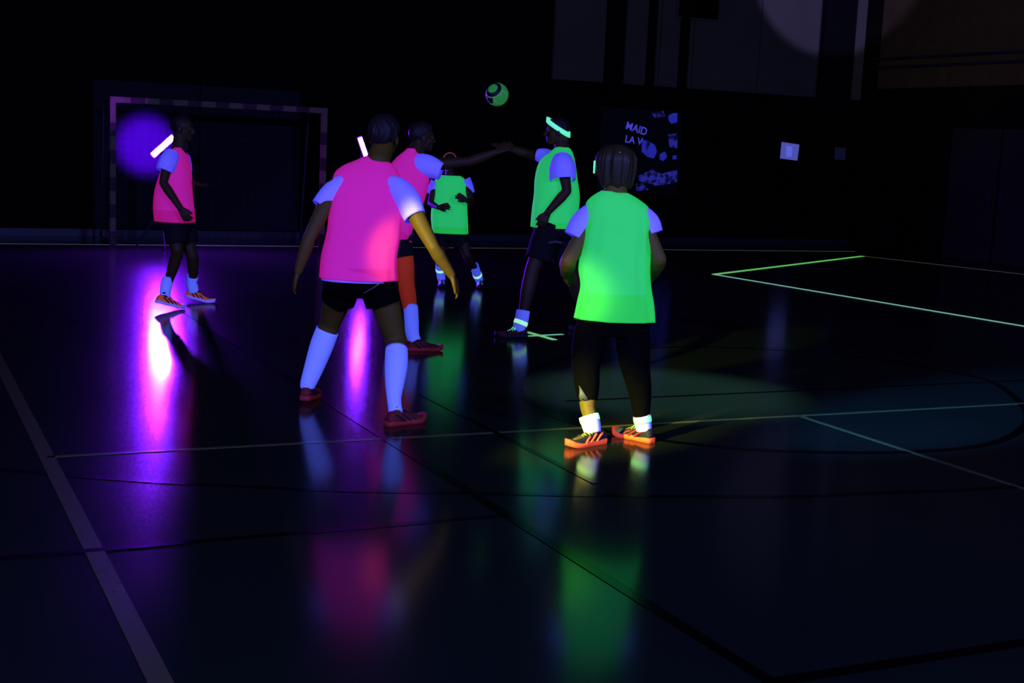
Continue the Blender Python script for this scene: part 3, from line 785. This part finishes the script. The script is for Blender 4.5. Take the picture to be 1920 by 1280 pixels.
# ------------------------------------------------------------------ player in green bib, back to the camera
def player_green_front():
    s = Fig([(1090, 836), (1195, 822)])
    P = s.pt
    bib = [(1152.5, 598, 74, .165), (1154, 565, 70, .160), (1154, 537, 66, .155), (1151, 501, 67, .150), (1156, 448, 62.5, .140), (1159, 418, 60, .135), (1156, 388, 59, .115), (1152, 371, 44, .095), (1150, 358, 22, .065)]
    shirt = [(1153, 548, 68, .157)] + bib[3:]
    sl = [P(1122, 398), P(1108, 402), P(1091, 418), P(1077, 444)]; sr = [P(1192, 402), P(1204, 406), P(1219, 418), P(1227, 437)]
    SR = s.ringset(shirt, scale=0.905, folds=0.004, seed=2)
    s.cloth(SR, 't_shirt', MT['shirt'], None, [tube_rings(sl, [.05, .064, .066, .061], folds=0.02, seed=1), tube_rings(sr, [.05, .062, .058, .050], folds=0.02, seed=3)], (0, -1))
    s.cloth(s.ringset(bib, folds=0.028, seed=1.3, pucker=0.030), 'bib', MT['green_bib'], None, (), (0, -1))
    s.torso(bib, 0.84)
    s.head(P(1152, 312, 0.03), -r0*0.45+FH, 1.0, 0.0, P(1154, 368, 0.0), 0.060)
    # bob of straight hair, hanging in strands
    R = []; n = 120; L = 22; k = s.hk
    for i in range(L+1):
        t = i/L; ring = []
        for j in range(n):
            th = 2*math.pi*j/n; fr = math.sin(th)
            if t < 0.5:
                q = t/0.5*math.pi/2; rx = math.sin(q); z = 0.034+0.094*math.cos(q)
            else:
                u = (t-0.5)/0.5; low = 0.150*(1-0.80*max(0, fr)**0.6)
                rx = 1.0-0.16*u*u; z = 0.034-low*u*(1+0.05*math.sin(6*th))
            rid = 1+min(1, t*2.2)*(0.045*math.sin(9*th+1.5*math.sin(3*t))+0.03*math.sin(17*th+2*t)+0.015*math.sin(31*th))
            if i == L: rid *= 0.9
            p = (0.116*rx*math.cos(th)*rid, -0.018+0.118*rx*fr*rid, z)
            ring.append(s.hc + k*(p[0]*s.hax[0]+p[1]*s.hax[1]+p[2]*s.hax[2]))
        R.append(ring)
    s.part(MB().rings(R, True, False), 'hair', MT['hair2'], 'straight chin-length hair')
    # glowing band: shows at the temple and through the hair at the crown
    s.headband(MT['band_green'], -0.008, 0.072, 0.0, 0.124, 0.126, 2.45, 2.95)
    cl = MB()
    for (px, py, rr) in ((1162, 286, .0065), (1166, 289, .0055)):
        cl.ellipsoid(at_depth(px, py, depth(s.hc)-0.122), [rr, rr, rr*.7], None, 10, 8)
    s.part(cl, 'band_glint', mat('glowing_band_glint', (0.3, 0.4, 0.3), 0.3, (0.05, 0.10, 0.06), 1))  # glowing beads stand in for glints of the band through the hair
    # arms, forearms carried forward
    e1 = P(1066, 488, -0.02); w1 = P(1061, 512, 0.19)
    s.arm(P(1112, 410), e1, w1, (.056, .050, .033)); s.hand(w1, P(1058, 522, 0.35)-w1, r0, 1, 0.75, 0.95)
    e2 = P(1236, 486, 0.0); w2 = P(1226, 512, 0.2)
    s.arm(P(1202, 412), e2, w2, (.052, .047, .032)); s.hand(w2, P(1222, 520, 0.4)-w2, -r0, -1, 0.75, 0.95)
    # shoes and legs
    a1 = s.shoe(on_floor(1131, 829), on_floor(1044, 843), MT['shoe_dark'], MT['sole_orange'], MT['trim_olive'], MT['sole_orange'], 0.285, wid=0.049, toe_m=None, ak=0.31, label='black and orange trainer')
    a2 = s.shoe(on_floor(1222, 830), on_floor(1162, 817), MT['shoe_dark'], MT['sole_orange'], MT['trim_olive'], MT['sole_dark_red'], 0.27, wid=0.049, toe_m=MT['trim_olive'], label='black and orange trainer')
    k1 = P(1099, 682, 0.0); k2 = P(1190, 682, 0.0)
    A = lambda x, y, b=0: s.lp(x, y, k1, a1, b)
    B = lambda x, y, b=0: s.lp(x, y, k2, a2, b)
    s.leg(P(1120, 588), k1, a1, (.085, .070, .038), 1, [(A(1101, 728), .060), (A(1102, 765), .043)])
    s.leg(P(1185, 588), k2, a2, (.085, .070, .038), 1, [(B(1199, 730), .058), (B(1203, 775), .042)])
    L1 = tube_rings([P(1119, 585), P(1104, 640), k1, A(1101, 728), A(1103, 752)], [.098, .097, .083, .070, .053], 36, 6, .012, 1)
    L2 = tube_rings([P(1185, 585), P(1187, 640), k2, B(1199, 730), B(1203, 780)], [.100, .100, .086, .068, .047], 36, 6, .012, 4)
    s.cloth(s.ringset([(1152, 628, 58, .10), (1152, 606, 66, .14), (1153, 580, 61, .145), (1153, 560, 60, .14)], folds=.004), 'leggings', MT['black'], 'black calf-length leggings', [L1, L2], (0, -1))
    wedge = [A(1079.5, 712, -.030), A(1090, 729, -.066), A(1103, 749, -.062), A(1094, 751, -.058), A(1087, 750, -.030)]
    wm = MB().add(wedge+[p+FH*.02 for p in wedge], [(0, 1, 2, 3, 4), (9, 8, 7, 6, 5)]+[(i, (i+1) % 5, 5+(i+1) % 5, 5+i) for i in range(5)])
    s.parts[-1][4].append((wm, 'reflective_strip', MT['reflective'], None))
    s.sock([A(1104, 780), A(1104, 780)*.5+(a1-Z*.02)*.5, a1-Z*.03], [.054, .055, .048], MT['sock'], None, 0.22, MT['band_pale'], .0585, .036)
    s.sock([B(1203, 778), B(1203, 778)*.5+(a2-Z*.02)*.5, a2-Z*.03], [.049, .049, .046], MT['sock'], None, 0.36, MT['band_green'], .053, .032)
    s.build(MT['skin2'], 'person seen from behind in long green bib, black leggings and orange-soled trainers')

# ------------------------------------------------------------------ crouching player in pink bib, back to the camera
def player_pink_front():
    s = Fig([(745, 794), (575, 752)])
    s.D -= 0.12
    P = s.pt
    ln = lambda y: 0.32*max(0, (525-y)/225)
    bib = [(673, 522, 73, .165, ln(522)), (674, 481, 70.5, .160, ln(481)), (682, 439, 69, .15, ln(439)), (685, 397, 67.5, .14, ln(397)), (685.5, 355, 63, .135, ln(355)), (688, 328, 61, .12, ln(328)), (692, 313, 50, .10, ln(313)), (698, 302, 32, .08, ln(302)), (703, 293, 18, .06, ln(293))]
    shirt = [(667, 526, 67, .162, ln(522))] + bib[1:]
    sl = [P(662, 345, .22), P(642, 349, .22), P(621, 365, .20), P(601, 388, .18)]; sr = [P(720, 350, .22), P(740, 352, .22), P(763, 376, .18), P(779, 407, .15)]
    s.cloth(s.ringset(shirt, scale=0.955, folds=.006, seed=2), 't_shirt', MT['shirt'], None, [tube_rings(sl, [.05, .070, .072, .061], folds=.02, seed=1), tube_rings(sr, [.05, .074, .084, .069], folds=.02, seed=3)], (0, -1))
    s.cloth(s.ringset(bib, folds=.010, seed=.4, pucker=.005), 'bib', MT['pink_bib'], None, (), (0, -1))
    s.torso(bib, 0.84)
    s.head(P(721, 258, .40), r0*0.25+FH, 1.1, 0.0, P(708, 305, .32), .060)
    s.short_hair(MT['hair'], .035, 1.17, 'short dark hair')
    e1 = P(580, 446, .10); w1 = P(560, 506, .12)
    s.arm(P(628, 350, .21), e1, w1, (.056, .042, .029)); s.hand(w1, P(546, 545, .2)-w1, r0, 1, .35)
    e2 = P(813, 464, .08); w2 = P(846, 514, .16)
    s.arm(P(757, 360, .2), e2, w2, (.060, .043, .029)); s.hand(w2, P(864, 548, .22)-w2, -r0, -1, .35)
    a1 = s.shoe(on_floor(726, 799), on_floor(784, 790), MT['shoe_red'], MT['sole_dark_red'], MT['shoe_dark'], MT['shoe_dark'], .285, label='dark red trainer')
    a2 = s.shoe(on_floor(571, 757), on_floor(588, 744), MT['shoe_red'], MT['sole_dark_red'], MT['shoe_dark'], MT['shoe_dark'], .285, lift=.02, label='dark red trainer')
    k1 = P(742, 638, .12); k2 = P(619, 606, .30)
    A = lambda x, y, b=0: s.lp(x, y, k1, a1, b)
    B = lambda x, y, b=0: s.lp(x, y, k2, a2, b)
    s.leg(P(713, 535, .05), k1, a1, (.098, .066, .029), 1, [(A(743, 688), .056), (A(740, 725), .036)])
    s.leg(P(640, 535, .12), k2, a2, (.098, .066, .034), 1, [(B(603, 648), .060), (B(589, 690), .048)])
    L1 = tube_rings([P(708, 530, .04), P(714, 552, .05), P(719, 570, .06)], [.110, .112, .105], 36, 6, .015, 1)
    L2 = tube_rings([P(642, 530, .08), P(637, 550, .10), P(633, 566, .12)], [.108, .110, .104], 36, 6, .015, 4)
    cord = MB().chain(spline([P(716, 528, -.17), P(702, 538, -.16), P(690, 545, -.15), P(682, 549, -.14)], 4), [.0028]*13, 6)
    s.cloth(s.ringset([(676, 556, 58, .10, .05), (676, 540, 71, .15, .05), (675, 515, 68, .155, .03), (676, 500, 66, .15, .03)], folds=.004), 'shorts', MT['black'], 'black shorts', [L1, L2], (0, -1), [(cord, 'drawstring', MT['reflective'], None)])
    s.sock([A(743.5, 655), A(743, 685), A(740, 720), A(739, 748), a1-Z*.02], [.068, .069, .056, .042, .041], MT['sock'], 'white knee-high sock')
    s.sock([B(614, 619), B(603, 648), B(589, 688), B(578, 718), a2-Z*.02], [.072, .073, .062, .050, .044], MT['sock'], 'white knee-high sock')
    s.build(MT['skin'], 'crouching person from behind in pink bib, black shorts and white knee socks')

# ------------------------------------------------------------------ player in pink bib, hidden behind, reaching right
def player_pink_reaching():
    s = Fig([(785, 655), (740, 645)])
    P = s.pt
    bib = [(731, 447, 37, .15), (740, 415, 39, .145), (752, 380, 42, .14), (762, 345, 42, .135), (766, 318, 38, .12), (769, 298, 27, .10), (771, 284, 13, .07), (772, 278, 8, .055)]
    shirt = [(733, 464, 32, .13), (738, 430, 37, .14)] + bib[2:]
    sl = [P(768, 308, 0), P(783, 308, -.02), P(803, 312, -.04), P(828, 321, -.05)]
    s2 = [P(742, 318, .1), P(735, 340, .14), P(730, 360, .18)]
    s.cloth(s.ringset(shirt, scale=.955, folds=.006, seed=2), 't_shirt', MT['shirt'], None, [tube_rings(sl, [.06, .085, .092, .070], folds=.02, seed=1), tube_rings(s2, [.07, .07, .06], folds=.03, seed=3)], (0, -1))
    s.cloth(s.ringset(bib, folds=.010, seed=2.4), 'bib', MT['pink_bib'], None, (), (0, -1))
    s.torso(bib, .84)
    s.head(P(792, 257, .05), r0+FH*.35, 1.0, .05, P(778, 292, .02), .058)
    s.short_hair(MT['hair'], .02, 1.07, 'short dark hair'); s.eyes()
    e1 = P(880, 303, -.05); w1 = P(930, 285, -.05)
    s.arm(P(782, 310, 0), e1, w1, (.055, .042, .028)); s.hand(w1, P(960, 270, -.05)-w1, Z*-1+FH, 1, .25)
    e2 = P(722, 388, .2); w2 = P(718, 436, .15)
    s.arm(P(744, 322, .1), e2, w2); s.hand(w2, P(720, 465, .12)-w2, -FH, 1, .35)
    a1 = s.shoe(on_floor(764, 657), on_floor(816, 657), MT['shoe_red'], MT['sole_dark_red'], MT['shoe_red'], MT['shoe_dark'], .285, label='dark red trainer')
    a2 = s.shoe(on_floor(728, 642), on_floor(750, 640), MT['shoe_red'], MT['sole_dark_red'], MT['shoe_red'], MT['shoe_dark'], .285, label='dark red trainer')
    k1 = P(761, 528, -.02); k2 = P(733, 535, .1)
    A = lambda x, y, b=0: s.lp(x, y, k1, a1, b)
    B = lambda x, y, b=0: s.lp(x, y, k2, a2, b)
    s.leg(P(748, 452, -.02), k1, a1, (.085, .056, .034), 1, [(A(766, 560), .052), (A(772, 610), .042)]); s.leg(P(728, 452, .08), k2, a2, (.085, .056, .034), 1, [(B(735, 575), .048)])
    T1 = tube_rings([P(750, 455, -.02), P(757, 500, -.02), P(761, 530, -.02), A(766, 558), A(769, 580)], [.098, .085, .070, .064, .055], 32, 6, .01, 1)
    T2 = tube_rings([P(728, 455, .08), P(730, 500, .09), P(733, 535, .1), B(735, 580)], [.098, .085, .066, .055], 32, 6, .01, 1)
    hem(T1, -1, .93, .2); hem(T2, -1, .93, .2)
    s.part(MB().rings(T1).rings(T2), 'leggings', MT['lit_red_tights'], 'leggings under the shorts, glowing red as if lit')
    L1 = tube_rings([P(746, 452, -.02), P(748, 468, -.02), P(751, 484, -.02)], [.11, .115, .110], 32, 5, .015, 1)
    L2 = tube_rings([P(730, 452, .07), P(729, 468, .08), P(730, 486, .08)], [.10, .11, .108], 32, 5, .015, 2)
    s.cloth(s.ringset([(739, 462, 34, .13), (737, 445, 33, .135), (740, 425, 33, .13)], folds=.004), 'shorts', MT['navy'], 'dark shorts', [L1, L2], (0, -1))
    s.sock([A(770, 574), A(771.5, 600), A(773, 625), a1-Z*.02], [.058, .058, .054, .046], MT['sock'])
    s.sock([B(735, 576), B(735, 600), a2-Z*.02], [.055, .055, .046], MT['sock'])
    s.build(MT['skin3'], 'person in pink bib and dark red trainers reaching right, half hidden behind crouching player')

# ------------------------------------------------------------------ small player in green bib, facing the camera
def player_green_far():
    s = Fig([(829, 540), (902, 543)])
    P = s.pt
    bib = [(844.5, 437, 33.5, .145), (843, 413, 34.5, .14), (843, 392, 33.5, .135), (845, 365, 31, .13), (845, 345, 30.5, .12), (845, 335, 27, .10), (846, 329, 17, .075)]
    shirt = [(844, 425, 33, .138)] + bib[2:]
    sl = [P(818, 342), P(813, 352), P(809.5, 364)]; sr = [P(872, 338), P(878, 349), P(882.5, 362)]
    s.cloth(s.ringset(shirt, scale=.95, folds=.006, seed=2), 't_shirt', MT['shirt'], None, [tube_rings(sl, [.07, .062, .052], folds=.03, seed=1), tube_rings(sr, [.07, .060, .050], folds=.03, seed=3)], (0, -1))
    s.cloth(s.ringset(bib, folds=.014, seed=3.1, pucker=.008), 'bib', MT['green_bib'], None, (), (0, -1))
    s.torso(bib, .84)
    s.head(P(843, 306, -.04), -FH+r0*.1, .93, 0, P(845, 333), .055)
    s.short_hair(MT['hair'], .02, 1.05, 'short dark hair'); s.eyes()
    s.over_band(MT['band_red'])
    e1 = P(807, 381, -.06); w1 = P(822, 389, -.25)
    s.arm(P(816, 347), e1, w1, (.046, .038, .026)); s.hand(w1, P(838, 386, -.30)-w1, FH-Z*.3, -1, .3, .92)
    e2 = P(886, 380, -.06); w2 = P(875, 376, -.25)
    s.arm(P(873, 345), e2, w2, (.046, .038, .026)); s.hand(w2, P(862, 368, -.30)-w2, FH-Z*.3, 1, .3, .92)
    a1 = s.shoe(on_floor(827, 535.5), on_floor(831, 543), MT['shoe_white'], MT['shoe_dark'], MT['shoe_dark'], None, .255, wid=.046, label='white trainer')
    a2 = s.shoe(on_floor(898, 537), on_floor(904, 544), MT['shoe_white'], MT['shoe_dark'], MT['shoe_dark'], None, .255, wid=.046, label='white trainer')
    k1 = P(826, 481, -.05); k2 = P(876, 479, -.05)
    s.leg(P(830, 437), k1, a1, (.08, .052, .034)); s.leg(P(862, 437), k2, a2, (.08, .052, .034))
    L1 = tube_rings([P(832, 436), P(829, 450), P(828, 463)], [.10, .10, .095], 32, 5, .015, 1)
    L2 = tube_rings([P(858, 436), P(863, 450), P(867, 463)], [.10, .10, .095], 32, 5, .015, 2)
    s.cloth(s.ringset([(845, 450, 26, .10), (845, 438, 32, .13), (844, 425, 30, .13)], folds=.004), 'shorts', MT['navy'], 'dark shorts', [L1, L2], (0, -1))
    s.sock([s.lp(825, 494, k1, a1), s.lp(826, 510, k1, a1), a1-Z*.02], [.052, .050, .046], MT['sock'], None, .36, MT['band_pale'], .054, .034)
    s.sock([s.lp(889, 498, k2, a2), s.lp(895, 515, k2, a2), a2-Z*.02], [.052, .050, .046], MT['sock'], None, .52, MT['band_pale'], .054, .034)
    s.build(MT['skin3'], 'small person facing camera in green bib with a dim red headband')

# ------------------------------------------------------------------ player in green bib, side view, glowing headband
def player_green_side():
    s = Fig([(960, 630), (1050, 630)])
    P = s.pt
    bib = [(1037.5, 426, 43, .20), (1041, 394, 43.5, .20), (1044, 367, 43, .20), (1043, 335, 40, .19), (1045, 305, 34, .18), (1052, 288, 23, .13), (1055, 278, 15, .08), (1056, 273, 12, .06)]
    shirt = [(1039, 415, 42, .195)] + bib[1:]
    s1 = [P(1054, 298, -.15), P(1055, 315, -.21), P(1056, 338, -.23)]; s2 = [P(1032, 298, .16), P(1020, 293, .2), P(1009, 290, .23)]
    s.cloth(s.ringset(shirt, scale=.955, folds=.006, seed=2), 't_shirt', MT['shirt'], None, [tube_rings(s1, [.085, .116, .112], folds=.03, seed=1), tube_rings(s2, [.08, .07, .055], folds=.03, seed=3)], (0, -1))
    s.cloth(s.ringset(bib, folds=.012, seed=5.1, pucker=.006), 'bib', MT['green_bib'], None, (), (0, -1))
    s.torso(bib, .82)
    s.head(P(1044, 246, 0), -r0-FH*.12, 1.02, 0, P(1056, 281), .06)
    s.short_hair(MT['hair'], .015, 1.04, 'short dark hair', 1.9); s.eyes()
    s.headband(MT['band_green'], .035, .044, .060, .084, .106, droll=.022)
    e1 = P(1063, 358, -.25); w1 = P(1027, 398, -.26)
    s.arm(P(1055, 305, -.18), e1, w1, (.055, .044, .030)); s.hand(w1, P(1014, 424, -.25)-w1, FH, -1, .4)
    e2 = P(982, 284, .28); w2 = P(962, 277, .30)
    e2 = P(975, 284, .3); w2 = P(945, 276, .15)
    s.arm(P(1030, 298, .18), P(985, 287, .32), P(952, 277, .22), (.052, .042, .028)); s.hand(P(952, 277, .22), P(930, 270, .15)-P(952, 277, .22), -Z+FH*.4, -1, .2)
    a1 = s.shoe(on_floor(987, 632), on_floor(927, 632), MT['shoe_dark'], MT['shoe_dark'], MT['lace_green'], MT['shoe_red'], .285, label='dark trainer with bright green laces', toe_m=MT['shoe_red'])
    a2 = s.shoe(on_floor(1118, 626), on_floor(1090, 622), MT['shoe_dark'], MT['shoe_dark'], MT['lace_green'], None, .285, label='dark trainer')
    k1 = P(998, 505, -.1); k2 = P(1075, 525, .1)
    s.leg(P(1032, 425, -.08), k1, a1, (.095, .066, .038), 1.03); s.leg(P(1045, 425, .1), k2, a2, (.095, .066, .038))
    L1 = tube_rings([P(1032, 425, -.07), P(1020, 455, -.09), P(1008, 487, -.1)], [.135, .125, .112], 32, 6, .015, 1)
    L2 = tube_rings([P(1043, 425, .08), P(1052, 455, .09), P(1062, 487, .1)], [.135, .125, .115], 32, 6, .015, 2)
    stripe = MB().chain([P(1030, 455, -.215), P(1042, 453, -.205), P(1052, 455, -.19)], [.010, .012, .010], 8)
    s.cloth(s.ringset([(1038, 445, 36, .14), (1038, 428, 39, .18), (1040, 408, 39, .18)], folds=.004), 'shorts', MT['navy'], 'dark shorts', [L1, L2], (0, -1), [(stripe, 'side_stripe', mat('dull_violet_stripe', (.05, .05, .06), .8), None)])
    s.sock([s.lp(981, 582, k1, a1), s.lp(978, 600, k1, a1), s.lp(974, 612, k1, a1), a1-Z*.035], [.060, .060, .056, .048], MT['sock'], None, .46, MT['band_pale'], .063, .036)
    s.sock([s.lp(1103, 583, k2, a2), s.lp(1107, 600, k2, a2), a2-Z*.02], [.058, .056, .046], MT['sock'])
    s.build(MT['skin3'], 'person in side view in green bib with a glowing green headband')

# ------------------------------------------------------------------ player in pink bib, walking right, far left
def player_pink_far():
    s = Fig([(318, 580), (372, 568)])
    P = s.pt
    bib = [(328.5, 415, 36.5, .20), (326, 387, 36.5, .195), (326, 356, 33.5, .19), (330, 325, 28, .185), (333, 300, 21, .175), (335, 285, 13, .13), (336, 276, 9, .07)]
    shirt = [(328, 393, 36, .195), (326, 372, 35, .193)] + bib[2:]
    s1 = [P(322, 288, -.14), P(315, 303, -.19), P(308, 321, -.21)]; s2 = [P(343, 296, .14), P(347, 308, .18), P(350, 322, .2)]
    s.cloth(s.ringset(shirt, scale=.955, folds=.006, seed=2), 't_shirt', MT['shirt'], None, [tube_rings(s1, [.07, .088, .080], folds=.03, seed=1), tube_rings(s2, [.07, .065, .055], folds=.03, seed=3)], (0, -1))
    s.cloth(s.ringset(bib, folds=.012, seed=6.1, pucker=.005), 'bib', MT['pink_bib'], None, (), (0, -1))
    s.torso(bib, .82)
    s.head(P(343, 241, 0), r0-FH*.1, 1.05, 0, P(336, 281), .058)
    s.short_hair(MT['hair'], .02, 1.05, 'short dark hair'); s.eyes()
    e1 = P(306, 343, -.24); w1 = P(338, 390, -.27)
    s.arm(P(316, 300, -.18), e1, w1, (.052, .042, .029)); s.hand(w1, P(352, 412, -.27)-w1, FH, 1, .4)
    e2 = P(347, 343, .22); w2 = P(365, 343, .02)
    s.arm(P(345, 303, .16), e2, w2, (.050, .040, .028)); s.hand(w2, P(388, 350, -.03)-w2, Z+FH*.3, 1, .2)
    a1 = s.shoe(on_floor(293, 583), on_floor(345, 580), MT['shoe_orange'], MT['sole_lilac'], MT['shoe_dark'], MT['shoe_dark'], .285, lift=.075, label='orange trainer with dark stripes, heel raised')
    a2 = s.shoe(on_floor(349, 566), on_floor(398, 569), MT['shoe_orange'], MT['sole_lilac'], MT['shoe_dark'], MT['shoe_dark'], .285, lift=.05, tlift=.0, label='orange trainer with dark stripes')
    k1 = P(333, 474, -.08); k2 = P(361, 480, .1)
    s.leg(P(324, 418, -.07), k1, a1, (.088, .056, .036)); s.leg(P(340, 418, .09), k2, a2, (.088, .056, .036))
    L1 = tube_rings([P(325, 414, -.07), P(329, 435, -.08), P(332, 456, -.08)], [.12, .108, .098], 32, 6, .015, 1)
    L2 = tube_rings([P(340, 414, .08), P(349, 435, .09), P(356, 456, .1)], [.12, .105, .095], 32, 6, .015, 2)
    s.cloth(s.ringset([(331, 432, 26, .13), (330, 415, 32, .17), (329, 395, 32, .17)], folds=.004), 'shorts', MT['navy'], 'dark shorts', [L1, L2], (0, -1))
    s.sock([s.lp(314, 525, k1, a1), s.lp(311, 540, k1, a1), a1-Z*.025], [.052, .052, .046], MT['sock'])
    s.sock([s.lp(361, 517, k2, a2), s.lp(360, 530, k2, a2), a2-Z*.025], [.054, .054, .047], MT['sock'])
    s.build(MT['skin3'], 'person in side view in pink bib walking right in orange trainers')

player_green_front()
player_pink_front()
player_pink_reaching()
player_green_far()
player_green_side()
player_pink_far()
